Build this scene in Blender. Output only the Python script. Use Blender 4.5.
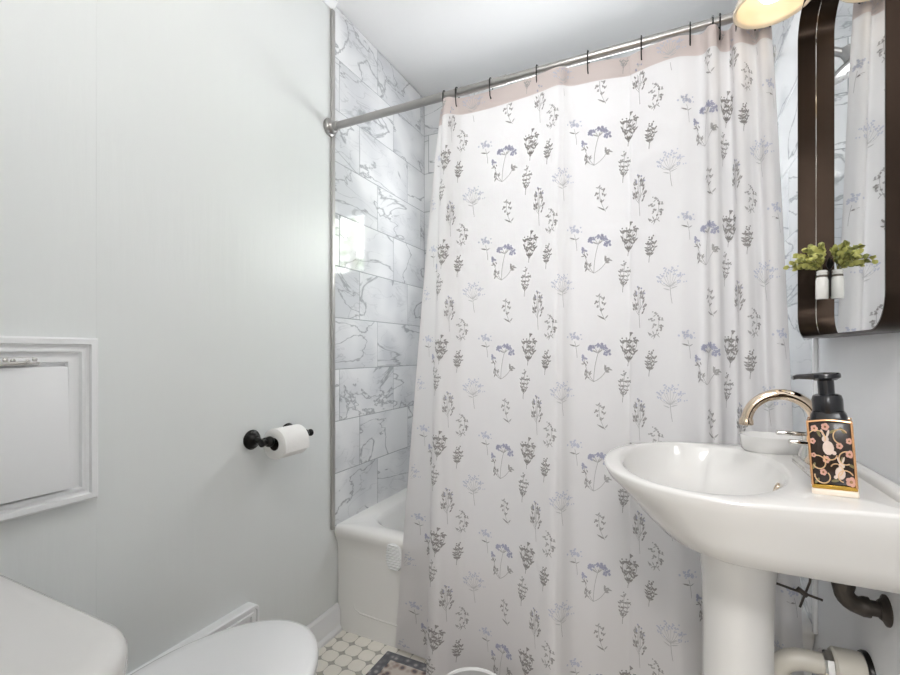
import bpy, bmesh, math, random
from mathutils import Vector, Matrix
PI = math.pi
for o in list(bpy.data.objects):
    bpy.data.objects.remove(o)
S = bpy.context.scene
COL = S.collection
R = math.radians

# ------------------------------------------------------------------ camera, sky, exposure
cam_d = bpy.data.cameras.new('camera')
cam = bpy.data.objects.new('camera', cam_d)
COL.objects.link(cam)
cam_d.sensor_width = 36
cam_d.lens = 18.0
cam_d.shift_y = 0.0161
cam_d.clip_start = 0.02
cam.location = (0, 0, 1.09)
cam.rotation_euler = (R(90), 0, R(25.54))
S.camera = cam
S.view_settings.view_transform = 'Standard'
S.view_settings.look = 'None'
S.view_settings.gamma = 1
S.view_settings.use_curve_mapping = False
S.view_settings.exposure = -0.05

SKY = 22.0
world = bpy.data.worlds.new('sky')
S.world = world
world.use_nodes = True
wn = world.node_tree.nodes
bg = wn['Background']
bg.inputs[0].default_value = (0.96, 0.98, 1.0, 1)
bg.inputs[1].default_value = SKY
BULB = 4.6
BULB_COL = (1.0, 0.86, 0.68, 1)
HALL_FILL_POWER = 36.0
FILL_GLOBE = 20.0  # glow of the added globe that fills the room
FILL_GLOBE_COL = (1.0, 0.97, 0.95, 1)

def portal(name, loc, rot, sx, sy):
    l = bpy.data.lights.new(name, 'AREA')
    l.shape = 'RECTANGLE'; l.size = sx; l.size_y = sy
    l.cycles.is_portal = True
    o = bpy.data.objects.new(name, l); COL.objects.link(o)
    o.location = loc; o.rotation_euler = rot
    return o
# daylight through the two windows
portal('window_daylight', (-0.40, 2.185, 1.73), (R(-90), 0, 0), 0.74, 0.42)
portal('hall_daylight', (-0.05, -1.78, 1.60), (R(90), 0, 0), 0.62, 0.72)
# unseen fill light, added in the hall to brighten the bathroom
hl = bpy.data.lights.new('hall_fill_light', 'AREA')
hl.shape = 'DISK'; hl.size = 0.5; hl.energy = HALL_FILL_POWER; hl.color = (1.0, 0.98, 0.97)
hlo = bpy.data.objects.new('hall_fill_light', hl); COL.objects.link(hlo)
hlo.location = (0.0, -0.85, 2.40)

# ------------------------------------------------------------------ materials
def lin(h):
    h = h.lstrip('#')
    c = [int(h[i:i + 2], 16) / 255 for i in (0, 2, 4)]
    return tuple((x / 12.92 if x <= .04045 else ((x + .055) / 1.055) ** 2.4) for x in c) + (1,)

def mat(name, col, rough=.5, metal=0.0, spec=.5, coat=0.0, bump=0.0, bscale=40, var=0.0, vscale=8, stretch=(1, 1, 1)):
    m = bpy.data.materials.new(name); m.use_nodes = True
    nt = m.node_tree; b = nt.nodes['Principled BSDF']
    c = lin(col) if isinstance(col, str) else col
    b.inputs['Base Color'].default_value = c
    b.inputs['Roughness'].default_value = rough
    b.inputs['Metallic'].default_value = metal
    b.inputs['Specular IOR Level'].default_value = spec
    b.inputs['Coat Weight'].default_value = coat
    b.inputs['Coat Roughness'].default_value = .05
    tc = nt.nodes.new('ShaderNodeTexCoord')
    mp = nt.nodes.new('ShaderNodeMapping'); mp.inputs['Scale'].default_value = stretch
    nt.links.new(tc.outputs['Object'], mp.inputs[0])
    n = nt.nodes.new('ShaderNodeTexNoise')
    n.inputs['Scale'].default_value = vscale; n.inputs['Detail'].default_value = 4
    nt.links.new(mp.outputs[0], n.inputs['Vector'])
    mx = nt.nodes.new('ShaderNodeMix'); mx.data_type = 'RGBA'
    mx.inputs[6].default_value = tuple(max(0, x * (1 - var)) for x in c[:3]) + (1,)
    mx.inputs[7].default_value = tuple(min(1, x * (1 + var)) for x in c[:3]) + (1,)
    nt.links.new(n.outputs[0], mx.inputs[0])
    nt.links.new(mx.outputs[2], b.inputs['Base Color'])
    if bump > 0:
        n2 = nt.nodes.new('ShaderNodeTexNoise'); n2.inputs['Scale'].default_value = bscale; n2.inputs['Detail'].default_value = 3
        nt.links.new(mp.outputs[0], n2.inputs['Vector'])
        bp = nt.nodes.new('ShaderNodeBump'); bp.inputs['Strength'].default_value = bump; bp.inputs['Distance'].default_value = .01
        nt.links.new(n2.outputs[0], bp.inputs['Height'])
        nt.links.new(bp.outputs[0], b.inputs['Normal'])
    return m

def emit(name, col, strength):
    m = bpy.data.materials.new(name); m.use_nodes = True
    nt = m.node_tree; nt.nodes.remove(nt.nodes['Principled BSDF'])
    e = nt.nodes.new('ShaderNodeEmission'); e.inputs[0].default_value = col; e.inputs[1].default_value = strength
    nt.links.new(e.outputs[0], nt.nodes['Material Output'].inputs[0])
    return m

def cloth(name, col, trans, tcol=None, clear=0.0):
    m = bpy.data.materials.new(name); m.use_nodes = True
    nt = m.node_tree; nt.nodes.remove(nt.nodes['Principled BSDF'])
    c = lin(col); tc_ = lin(tcol) if tcol else c
    d = nt.nodes.new('ShaderNodeBsdfDiffuse'); d.inputs[0].default_value = c
    t = nt.nodes.new('ShaderNodeBsdfTranslucent'); t.inputs[0].default_value = tc_
    mx = nt.nodes.new('ShaderNodeMixShader'); mx.inputs[0].default_value = trans
    nt.links.new(d.outputs[0], mx.inputs[1]); nt.links.new(t.outputs[0], mx.inputs[2])
    out = mx.outputs[0]
    # fine weave
    tc = nt.nodes.new('ShaderNodeTexCoord')
    n = nt.nodes.new('ShaderNodeTexNoise'); n.inputs['Scale'].default_value = 14; n.inputs['Detail'].default_value = 3
    nt.links.new(tc.outputs['Object'], n.inputs['Vector'])
    bp = nt.nodes.new('ShaderNodeBump'); bp.inputs['Strength'].default_value = .12; bp.inputs['Distance'].default_value = .01
    nt.links.new(n.outputs[0], bp.inputs['Height'])
    nt.links.new(bp.outputs[0], d.inputs['Normal'])
    if clear > 0:
        tr = nt.nodes.new('ShaderNodeBsdfTransparent')
        m2 = nt.nodes.new('ShaderNodeMixShader'); m2.inputs[0].default_value = clear
        nt.links.new(out, m2.inputs[1]); nt.links.new(tr.outputs[0], m2.inputs[2]); out = m2.outputs[0]
    nt.links.new(out, nt.nodes['Material Output'].inputs[0])
    return m

def marble(name):
    m = bpy.data.materials.new(name); m.use_nodes = True
    nt = m.node_tree; b = nt.nodes['Principled BSDF']; L = nt.links.new
    uv = nt.nodes.new('ShaderNodeUVMap'); uv.uv_map = 'UVMap'
    mp = nt.nodes.new('ShaderNodeMapping')
    mp.inputs['Rotation'].default_value = (0, 0, R(38)); mp.inputs['Scale'].default_value = (1.0, 2.6, 1)
    L(uv.outputs[0], mp.inputs[0])
    def vein(scale, dist, wid, detail):
        n = nt.nodes.new('ShaderNodeTexNoise'); n.inputs['Scale'].default_value = scale
        n.inputs['Detail'].default_value = detail; n.inputs['Distortion'].default_value = dist
        L(mp.outputs[0], n.inputs['Vector'])
        s = nt.nodes.new('ShaderNodeMath'); s.operation = 'SUBTRACT'; s.inputs[1].default_value = .5; L(n.outputs[0], s.inputs[0])
        a = nt.nodes.new('ShaderNodeMath'); a.operation = 'ABSOLUTE'; L(s.outputs[0], a.inputs[0])
        r = nt.nodes.new('ShaderNodeMapRange'); r.interpolation_type = 'SMOOTHSTEP'
        r.inputs[1].default_value = 0; r.inputs[2].default_value = wid; r.inputs[3].default_value = 1; r.inputs[4].default_value = 0
        L(a.outputs[0], r.inputs[0]); return r.outputs[0]
    v1 = vein(1.7, .8, .013, 7); v2 = vein(4.2, 1.1, .020, 6)
    n = nt.nodes.new('ShaderNodeTexNoise'); n.inputs['Scale'].default_value = 3.2; L(uv.outputs[0], n.inputs['Vector'])
    mk = nt.nodes.new('ShaderNodeMapRange'); mk.inputs[1].default_value = .42; mk.inputs[2].default_value = .62; L(n.outputs[0], mk.inputs[0])
    mu = nt.nodes.new('ShaderNodeMath'); mu.operation = 'MULTIPLY'; L(v2, mu.inputs[0]); L(mk.outputs[0], mu.inputs[1])
    mu2 = nt.nodes.new('ShaderNodeMath'); mu2.operation = 'MULTIPLY'; mu2.inputs[1].default_value = .55; L(mu.outputs[0], mu2.inputs[0])
    mx_ = nt.nodes.new('ShaderNodeMath'); mx_.operation = 'MAXIMUM'; L(v1, mx_.inputs[0]); L(mu2.outputs[0], mx_.inputs[1])
    cl = nt.nodes.new('ShaderNodeMix'); cl.data_type = 'RGBA'
    cl.inputs[6].default_value = lin('#eff0f1'); cl.inputs[7].default_value = lin('#d5d7da'); L(mk.outputs[0], cl.inputs[0])
    c = nt.nodes.new('ShaderNodeMix'); c.data_type = 'RGBA'
    L(cl.outputs[2], c.inputs[6]); c.inputs[7].default_value = lin('#8c9094')
    ms = nt.nodes.new('ShaderNodeMath'); ms.operation = 'MULTIPLY'; ms.inputs[1].default_value = .68; L(mx_.outputs[0], ms.inputs[0])
    L(ms.outputs[0], c.inputs[0]); L(c.outputs[2], b.inputs['Base Color'])
    b.inputs['Roughness'].default_value = .07
    b.inputs['Specular IOR Level'].default_value = .55
    return m

def pane_mat(name):
    m = bpy.data.materials.new(name); m.use_nodes = True
    nt = m.node_tree; nt.nodes.remove(nt.nodes['Principled BSDF'])
    t = nt.nodes.new('ShaderNodeBsdfTransparent'); g = nt.nodes.new('ShaderNodeBsdfGlossy'); g.inputs['Roughness'].default_value = .02
    mx = nt.nodes.new('ShaderNodeMixShader'); mx.inputs[0].default_value = .08
    nt.links.new(t.outputs[0], mx.inputs[1]); nt.links.new(g.outputs[0], mx.inputs[2])
    nt.links.new(mx.outputs[0], nt.nodes['Material Output'].inputs[0])
    return m

def rug_mat(name, c0, c1, c2, scale):
    m = bpy.data.materials.new(name); m.use_nodes = True
    nt = m.node_tree; b = nt.nodes['Principled BSDF']; L = nt.links.new
    tc = nt.nodes.new('ShaderNodeTexCoord')
    v = nt.nodes.new('ShaderNodeTexVoronoi'); v.inputs['Scale'].default_value = scale; L(tc.outputs['Object'], v.inputs['Vector'])
    r = nt.nodes.new('ShaderNodeValToRGB'); L(v.outputs['Distance'], r.inputs[0])
    r.color_ramp.elements[0].position = .18; r.color_ramp.elements[0].color = lin(c0)
    r.color_ramp.elements[1].position = .62; r.color_ramp.elements[1].color = lin(c2)
    e = r.color_ramp.elements.new(.34); e.color = lin(c1)
    n = nt.nodes.new('ShaderNodeTexNoise'); n.inputs['Scale'].default_value = 400; L(tc.outputs['Object'], n.inputs['Vector'])
    bp = nt.nodes.new('ShaderNodeBump'); bp.inputs['Strength'].default_value = .4; bp.inputs['Distance'].default_value = .004
    L(n.outputs[0], bp.inputs['Height']); L(bp.outputs[0], b.inputs['Normal'])
    L(r.outputs[0], b.inputs['Base Color']); b.inputs['Roughness'].default_value = .95
    return m

WALL = mat('wall_paint', '#e3e6e5', .38, bump=.10, bscale=30, var=.012, vscale=5, stretch=(1, 1, .12))
WALLR = mat('wall_paint_right', '#e8eaed', .40, bump=.08, bscale=30, var=.012, vscale=5, stretch=(1, 1, .12))
CEIL = mat('ceiling_paint', '#f4f4f4', .8, bump=.05, var=.01)
TRIMW = mat('white_trim_paint', '#eeeff0', .35, var=.01)
GROUT = mat('grout', '#b9b6ad', .9, var=.05, vscale=60)
WGROUT = mat('wall_grout', '#a4a8ab', .9, var=.03, vscale=60)
FTILE = mat('cream_floor_tile', '#f4f0e6', .3, var=.05, vscale=18)
MARBLE = marble('white_marble_tile')
STRIP = mat('tile_edge_strip', '#bab7b4', .35, .6, var=.03)
PORC = mat('white_porcelain', '#dcdbd9', .07, coat=.3, var=.006)
TUBM = mat('white_tub_enamel', '#f0efec', .14, coat=.2, var=.008)
PLASTIC = mat('white_plastic', '#eff0f1', .22, var=.006)
CHROME = mat('chrome', '#d8d6d2', .07, 1.0, var=.01)
NICKEL = mat('polished_nickel', '#d9c8b4', .09, 1.0, var=.02)
STEEL = mat('brushed_steel', '#a6a4a2', .28, 1.0, var=.04, vscale=30)
BLACK = mat('black_metal', '#1c1b1a', .32, .6, var=.1)
BRONZE = mat('dark_bronze_metal', '#342b25', .32, 1.0, var=.08, vscale=30)
IRON = mat('weathered_iron', '#4a4541', .5, .7, bump=.3, bscale=60, var=.35, vscale=30)
PAPER = mat('toilet_paper', '#f2f1ef', .95, bump=.2, bscale=90, var=.01)
CORE = mat('cardboard_core', '#3a322c', .9, var=.1)
MIRROR = mat('mirror_silver', '#eceeee', .0, 1.0, var=.0)
PANE = pane_mat('window_pane')
PVC = mat('aged_pipe_plastic', '#bcb8ae', .35, var=.06, vscale=20)
PUMP = mat('black_pump_plastic', '#15161b', .22, coat=.2, var=.05)
SLEEVE = mat('dark_brown_sleeve', '#23140f', .25, coat=.3, var=.08, vscale=30)
GOLD = mat('rose_gold', '#d8a97e', .25, .7, var=.05, vscale=50)
GOLDY = mat('yellow_gold', '#c9a24a', .25, .8, var=.08, vscale=50)
CREAM = mat('cream_enamel', '#efe2d2', .3, var=.02)
VINE = mat('pale_gold_vine', '#ddbb92', .3, .3, var=.05)
DPINK = mat('dusty_pink_enamel', '#d3a596', .35, var=.05)
RABBIT = mat('pale_rabbit_enamel', '#dcc9bd', .35, var=.04)
OLIVE = mat('olive_enamel', '#7c7450', .35, var=.05)
LEAFY = mat('yellow_green_leaf', '#b9b868', .5, var=.18, vscale=40)
LEAFD = mat('olive_green_leaf', '#8b8f52', .5, var=.2, vscale=40)
STEM = mat('green_stem', '#7d7a4a', .6, var=.1)
JAR = mat('white_jar', '#e4e3df', .18, coat=.3, var=.01)
TWINE = mat('grey_twine', '#6d665d', .9, var=.2, vscale=80)
SHADE = mat('cream_lamp_enamel', '#eee0c8', .25, coat=.2, var=.01)
BULBM = emit('lit_bulb', BULB_COL, BULB)
FILL_GLOW = emit('fill_globe_glow', FILL_GLOBE_COL, FILL_GLOBE)
FABRIC = cloth('white_curtain_fabric', '#e6e4e4', .42, '#eceaea')
HEM = cloth('doubled_curtain_hem', '#dbd1ce', .18, '#dfd0cc')
INK = [cloth('ink_dark_grey', '#a5a2a0', .40), cloth('ink_grey', '#b7b5b4', .40), cloth('ink_pale_grey', '#cac9c9', .4),
       cloth('ink_lilac', '#b6b7c9', .40), cloth('ink_pale_lilac', '#cbcdd9', .4)]
LINER = cloth('clear_shower_liner', '#eef0f1', .6, '#f2f4f5', clear=.18)
BIN = mat('white_bin_plastic', '#e6e6e5', .4, var=.01)
BINI = mat('grey_bin_inside', '#b4b4b2', .5, var=.02)
RUGF = rug_mat('rug_field', '#6b6468', '#a5948a', '#cbc4bc', 38)
RUGB = rug_mat('rug_border', '#aeaaa8', '#7c7c80', '#66676c', 42)
BARK = mat('bark', '#6a5a48', .9, var=.2)
LEAFT = mat('tree_leaves', '#7fa05a', .6, var=.3, vscale=6)
HALLW = mat('hall_paint', '#dedcd8', .6, var=.01)
OAK = mat('hall_floor_oak', '#a58c6e', .4, var=.15, vscale=6, stretch=(1, 8, 1))

# ------------------------------------------------------------------ mesh helpers
class M:
    def __init__(s):
        s.v = []; s.f = []; s.m = []; s.uv = None
    def add(s, vs, fs, mi=0, T=None):
        k = len(s.v)
        for p in vs:
            p = Vector(p)
            s.v.append(T @ p if T is not None else p)
        for f in fs:
            s.f.append([i + k for i in f]); s.m.append(mi)
    def box(s, x0, x1, y0, y1, z0, z1, r=0.0, seg=2, mi=0, T=None):
        bm = bmesh.new()
        bmesh.ops.create_cube(bm, size=1)
        for v in bm.verts:
            v.co = Vector(((x0 + x1) / 2 + v.co.x * (x1 - x0), (y0 + y1) / 2 + v.co.y * (y1 - y0), (z0 + z1) / 2 + v.co.z * (z1 - z0)))
        if r > 0:
            bmesh.ops.bevel(bm, geom=list(bm.edges), offset=r, segments=seg, profile=.5, affect='EDGES')
        bm.verts.index_update()
        s.add([v.co.copy() for v in bm.verts], [[v.index for v in f.verts] for f in bm.faces], mi, T)
        bm.free()
    def loft(s, rings, cap0=True, cap1=True, mi=0, T=None, closed=True):
        n = len(rings[0]); vs = [p for r in rings for p in r]; fs = []
        for k in range(len(rings) - 1):
            for i in range(n if closed else n - 1):
                j = (i + 1) % n
                fs.append([k * n + i, k * n + j, (k + 1) * n + j, (k + 1) * n + i])
        if cap0: fs.append(list(range(n))[::-1])
        if cap1: fs.append([(len(rings) - 1) * n + i for i in range(n)])
        s.add(vs, fs, mi, T)
    def tube(s, pts, r, n=12, mi=0, T=None, cap=True):
        pts = [Vector(p) for p in pts]
        rs = r if isinstance(r, (list, tuple)) else [r] * len(pts)
        rings = []; prev = None
        for i, p in enumerate(pts):
            t = (pts[min(i + 1, len(pts) - 1)] - pts[max(i - 1, 0)])
            t = t.normalized() if t.length > 1e-9 else Vector((0, 0, 1))
            if prev is None:
                a = Vector((0, 0, 1)) if abs(t.z) < .9 else Vector((1, 0, 0))
                u = (a - t * a.dot(t)).normalized()
            else:
                u = (prev - t * prev.dot(t)).normalized()
            prev = u; w = t.cross(u)
            rings.append([p + (u * math.cos(2 * PI * k / n) + w * math.sin(2 * PI * k / n)) * rs[i] for k in range(n)])
        s.loft(rings, cap, cap, mi, T)
    def lathe(s, prof, n=32, mi=0, T=None, cap0=False, cap1=False):
        rings = [[Vector((max(r, 1e-5) * math.cos(2 * PI * k / n), max(r, 1e-5) * math.sin(2 * PI * k / n), z)) for k in range(n)] for r, z in prof]
        s.loft(rings, cap0, cap1, mi, T)
    def ball(s, c, r, mi=0, sc=(1, 1, 1), n=16):
        T = Matrix.Translation(Vector(c)) @ Matrix.Diagonal((sc[0], sc[1], sc[2], 1))
        s.lathe([(r * math.sin(PI * k / 10), -r * math.cos(PI * k / 10)) for k in range(11)], n, mi, T)
    def obj(s, name, mats, parent=None, smooth=38, recalc=True):
        off = parent_loc(parent)
        me = bpy.data.meshes.new(name)
        me.from_pydata([tuple(v - off) for v in s.v], [], s.f)
        for mm in (mats if isinstance(mats, (list, tuple)) else [mats]): me.materials.append(mm)
        me.polygons.foreach_set('material_index', s.m)
        if recalc:
            bm = bmesh.new(); bm.from_mesh(me)
            bmesh.ops.recalc_face_normals(bm, faces=bm.faces)
            bm.to_mesh(me); bm.free()
        if s.uv is not None:
            ul = me.uv_layers.new(name='UVMap')
            for li, l in enumerate(me.loops): ul.data[li].uv = s.uv[l.vertex_index]
        me.shade_smooth()
        if smooth is not None: me.set_sharp_from_angle(angle=R(smooth))
        o = bpy.data.objects.new(name, me); COL.objects.link(o)
        if parent is not None: o.parent = parent
        return o

def parent_loc(p):
    v = Vector((0, 0, 0))
    while p is not None:
        v += p.location; p = p.parent
    return v

def thing(name, label, cat, loc=(0, 0, 0), group=None):
    o = bpy.data.objects.new(name, None); COL.objects.link(o)
    o.empty_display_size = .05
    o.location = loc; o['label'] = label; o['category'] = cat
    if group: o['group'] = group
    return o
def tag(o, label, cat, group=None):
    o['label'] = label; o['category'] = cat
    if group: o['group'] = group
    return o
def struct(o):
    o['kind'] = 'structure'; return o

def rrect(x0, x1, y0, y1, r, k=6, z=0.0):
    r = min(r, (x1 - x0) / 2 - 1e-4, (y1 - y0) / 2 - 1e-4)
    out = []
    for cx, cy, a in ((x1 - r, y1 - r, 0), (x0 + r, y1 - r, 90), (x0 + r, y0 + r, 180), (x1 - r, y0 + r, 270)):
        for i in range(k + 1):
            t = R(a + 90 * i / k)
            out.append(Vector((cx + r * math.cos(t), cy + r * math.sin(t), z)))
    return out
def arc(c, u, w, r, a0, a1, n):
    c = Vector(c); u = Vector(u); w = Vector(w)
    return [c + (u * math.cos(R(a0 + (a1 - a0) * i / n)) + w * math.sin(R(a0 + (a1 - a0) * i / n))) * r for i in range(n + 1)]

# ------------------------------------------------------------------ room dimensions
XL, XR, YB, H = -1.163, .334, 2.108, 2.44       # left wall, right wall, wall behind the tub, ceiling
YT = 1.383                                      # front edge of the tub
TILE_F = 1.374                                  # where the wall tile starts

# ------------------------------------------------------------------ structure
m = M(); m.box(XL - .12, XR + .12, -.02, YB + .12, -.06, 0)
P = .0588; x_ = -1.084 - 3 * P
floor_tiles = M()
y0f = 1.3865
i = 0
while -1.084 + (i - 2) * P < XR + P:
    cx = -1.084 + (i - 2) * P; i += 1
    j = 0
    while y0f - j * .0575 > .05:
        cy = y0f - j * .0575; j += 1
        if cx + .02 < XL or cx - .02 > XR: continue
        a = .0280; b = .0270; c = .0150
        q = c * .36
        o8 = [(a, b - c), (a - q, b - q), (a - c, b), (-a + c, b), (-a + q, b - q), (-a, b - c), (-a, -b + c), (-a + q, -b + q), (-a + c, -b), (a - c, -b), (a - q, -b + q), (a, -b + c)]
        m.loft([[Vector((max(XL, min(XR, cx + px)), cy + py, 0)) for px, py in o8], [Vector((max(XL, min(XR, cx + px * .985)), cy + py * .985, .0016)) for px, py in o8]], False, True, 1)
struct(m.obj('floor', [GROUT, FTILE], smooth=20))

m = M(); m.box(XL - .12, XR + .12, -.02, YB + .12, H, H + .06)
struct(m.obj('ceiling', CEIL))

SEAM = .574
m = M()
m.box(XL - .12, XL - .0005, -.02, YB + .12, 0, H)
m.box(XL - .004, XL, -.02, SEAM - .0006, 0, H); m.box(XL - .004, XL, SEAM + .0006, TILE_F + .01, 0, H)
wl = struct(m.obj('wall_left', WALL))
m = M(); m.box(XR, XR + .12, -.02, YB + .12, 0, H)
wr = struct(m.obj('wall_right', WALLR))
WX0, WX1, WZ0, WZ1 = -.765, -.035, 1.53, 1.93
m = M()
m.box(XL, WX0, YB, YB + .12, 0, H); m.box(WX1, XR, YB, YB + .12, 0, H)
m.box(WX0, WX1, YB, YB + .12, 0, WZ0); m.box(WX0, WX1, YB, YB + .12, WZ1, H)
wb = struct(m.obj('wall_back', WALL))
DX0, DX1, DZ = -.40, .30, 2.05
m = M()
m.box(XL, DX0, -.02, .10, 0, H); m.box(DX1, XR, -.02, .10, 0, H); m.box(DX0, DX1, -.02, .10, DZ, H)
struct(m.obj('wall_front', WALL))

# hall behind the doorway
m = M(); m.box(-1.4, 1.2, -1.75, -.02, -.06, 0); struct(m.obj('floor', OAK))
m = M(); m.box(-1.4, 1.2, -1.75, -.02, H, H + .06); struct(m.obj('ceiling', CEIL))
m = M(); m.box(-1.5, -1.4, -1.75, -.02, 0, H); struct(m.obj('wall_hall_left', HALLW))
m = M(); m.box(1.2, 1.3, -1.75, -.02, 0, H); struct(m.obj('wall_hall_right', HALLW))
HX0, HX1, HZ0, HZ1 = -.35, .25, 1.25, 1.95
m = M()
m.box(-1.4, HX0, -1.87, -1.75, 0, H); m.box(HX1, 1.2, -1.87, -1.75, 0, H)
m.box(HX0, HX1, -1.87, -1.75, 0, HZ0); m.box(HX0, HX1, -1.87, -1.75, HZ1, H)
m.box(XR + .12, 1.2, -.03, .0, 0, H); m.box(-1.4, XL - .12, -.03, .0, 0, H)
struct(m.obj('wall_hall_back', HALLW))

def window(name, x0, x1, z0, z1, y, nx, nz, fw):
    root = bpy.data.objects.new(name, None); COL.objects.link(root); root['kind'] = 'structure'
    root.location = ((x0 + x1) / 2, y, z0)
    f = M()
    f.box(x0, x0 + fw, y - .02, y + .02, z0, z1, .003); f.box(x1 - fw, x1, y - .02, y + .02, z0, z1, .003)
    f.box(x0, x1, y - .02, y + .02, z0, z0 + fw, .003); f.box(x0, x1, y - .02, y + .02, z1 - fw, z1, .003)
    for k in range(1, nx):
        xc = x0 + (x1 - x0) * k / nx; f.box(xc - fw * .4, xc + fw * .4, y - .015, y + .015, z0, z1, .002)
    for k in range(1, nz):
        zc = z0 + (z1 - z0) * k / nz; f.box(x0, x1, y - .015, y + .015, zc - fw * .4, zc + fw * .4, .002)
    f.obj('window_frame', TRIMW, root)
    g = M(); g.box(x0 + fw * .5, x1 - fw * .5, y - .002, y + .002, z0 + fw * .5, z1 - fw * .5); g.obj('pane', PANE, root)
window('window_1', WX0, WX1, WZ0, WZ1, YB + .06, 2, 1, .035)
window('window_2', HX0, HX1, HZ0, HZ1, -1.81, 2, 2, .06)

# marble tile cladding of the tub alcove
rng = random.Random(4)
def clip_rects(r, hole):
    a0, a1, b0, b1 = r; h0, h1, k0, k1 = hole
    if a1 <= h0 or a0 >= h1 or b1 <= k0 or b0 >= k1: return [r]
    out = []
    if a0 < h0: out.append((a0, h0, b0, b1))
    if a1 > h1: out.append((h1, a1, b0, b1))
    ca0, ca1 = max(a0, h0), min(a1, h1)
    if b0 < k0: out.append((ca0, ca1, b0, k0))
    if b1 > k1: out.append((ca0, ca1, k1, b1))
    return out
def tiles(parent, a0, a1, place, thick, phase, hole=None):
    """tile a wall from a0 to a1 (along) and the tub rim to the ceiling; place(a, z, d) -> point"""
    m = M(); m.uv = []
    TH, TW = .2028, .391
    back = clip_rects((a0, a1, .40, H - .001), hole) if hole else [(a0, a1, .40, H - .001)]
    for (p, q, b, c) in back:
        m.add([place(p, b, thick * .8), place(q, b, thick * .8), place(q, c, thick * .8), place(p, c, thick * .8)], [[0, 1, 2, 3]], 1)
        m.uv += [(0, 0)] * 4
    zl = 1.022 - 4 * TH; row = 0
    while zl < H:
        off = phase + (2 - row) % 3 * .1303
        a = a0 - TW - ((a0 - off) % TW)
        while a < a1:
            p, q, b, c = max(a, a0), min(a + TW, a1), max(zl, .40), min(zl + TH, H - .001)
            ru, rv = rng.uniform(0, 40), rng.uniform(0, 40)
            if q - p > .006 and c - b > .006:
                for (p2, q2, b2, c2) in (clip_rects((p, q, b, c), hole) if hole else [(p, q, b, c)]):
                    g = .0014; e = .002
                    p3, q3, b3, c3 = p2 + g, q2 - g, b2 + g, c2 - g
                    vs = [place(p3, b3, thick * .8), place(q3, b3, thick * .8), place(q3, c3, thick * .8), place(p3, c3, thick * .8),
                          place(p3 + e * .5, b3 + e * .5, thick), place(q3 - e * .5, b3 + e * .5, thick), place(q3 - e * .5, c3 - e * .5, thick), place(p3 + e * .5, c3 - e * .5, thick)]
                    m.add(vs, [[4, 5, 6, 7], [0, 1, 5, 4], [1, 2, 6, 5], [2, 3, 7, 6], [3, 0, 4, 7]], 0)
                    m.uv += [(x + ru, z + rv) for (x, z) in ((p3, b3), (q3, b3), (q3, c3), (p3, c3)) * 2]
            a += TW
        zl += TH; row += 1
    return m.obj('tile_panel', [MARBLE, WGROUT], parent, smooth=5, recalc=False)
T_ = .006
tiles(wl, TILE_F + .005, YB, lambda a, z, d: (XL + d, a, z), T_, 1.542)
tiles(wr, TILE_F + .005, YB, lambda a, z, d: (XR - d, YB + TILE_F + .005 - a, z), T_, 1.60)
tiles(wb, XL + T_, XR - T_, lambda a, z, d: (a, YB - d, z), T_, -1.0, hole=(WX0, WX1, WZ0, WZ1))

m = M(); m.box(XL, XL + .011, TILE_F - .010, TILE_F + .008, .405, H - .03, .003); struct(m.obj('trim_1', STRIP))
m = M(); m.box(XR - .009, XR, TILE_F - .008, TILE_F + .006, .405, H, .002); struct(m.obj('trim_2', TRIMW))
# crown moulding, left wall only
m = M()
prof = [(0, -.030), (.006, -.030), (.010, -.025), (.020, -.010), (.027, -.006), (.027, 0), (0, 0)]
m.loft([[Vector((XL + a, y, H + b)) for a, b in prof] for y in (.1, TILE_F + .004)]); struct(m.obj('trim_3', TRIMW, smooth=30))
# baseboards
prof = [(0, 0), (.024, 0), (.024, .012), (.017, .022), (.015, .024), (.015, .080), (.011, .088), (.011, .094), (.005, .103), (0, .105)]
m = M(); m.loft([[Vector((XL + a, y, b)) for a, b in prof] for y in (.1, 1.405)]); struct(m.obj('baseboard_left', TRIMW, smooth=30))
m = M(); m.loft([[Vector((XR - a, y, b)) for a, b in prof] for y in (.1, 1.405)]); struct(m.obj('baseboard_right', TRIMW, smooth=30))

# ------------------------------------------------------------------ bathtub
tub = thing('bathtub', 'white built-in bathtub with plain apron behind the floral curtain', 'bathtub', (-.42, 1.75, 0))
m = M()
X0, X1 = XL + .0005, XR - .0005; Y1 = YB - .0065
def ring(x0, x1, y0, y1, r, z): return rrect(x0, x1, y0, y1, r, 8, z)
m.loft([ring(X0, X1, 1.408, Y1, .004, 0), ring(X0, X1, 1.407, Y1, .004, .30), ring(X0, X1, 1.403, Y1, .004, .345),
        ring(X0, X1, 1.390, Y1, .005, .372), ring(X0, X1, YT, Y1, .006, .392), ring(X0, X1, YT + .002, Y1, .008, .406),
        ring(X0, X1, YT + .012, Y1, .012, .416), ring(X0 + .08, X1 - .075, 1.455, Y1 - .05, .13, .417),
        ring(X0 + .09, X1 - .085, 1.465, Y1 - .06, .13, .410), ring(X0 + .098, X1 - .092, 1.473, Y1 - .068, .13, .39),
        ring(X0 + .14, X1 - .11, 1.50, Y1 - .09, .13, .22), ring(X0 + .20, X1 - .13, 1.53, Y1 - .12, .12, .10),
        ring(X0 + .27, X1 - .17, 1.57, Y1 - .16, .10, .075)], True, True)
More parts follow.
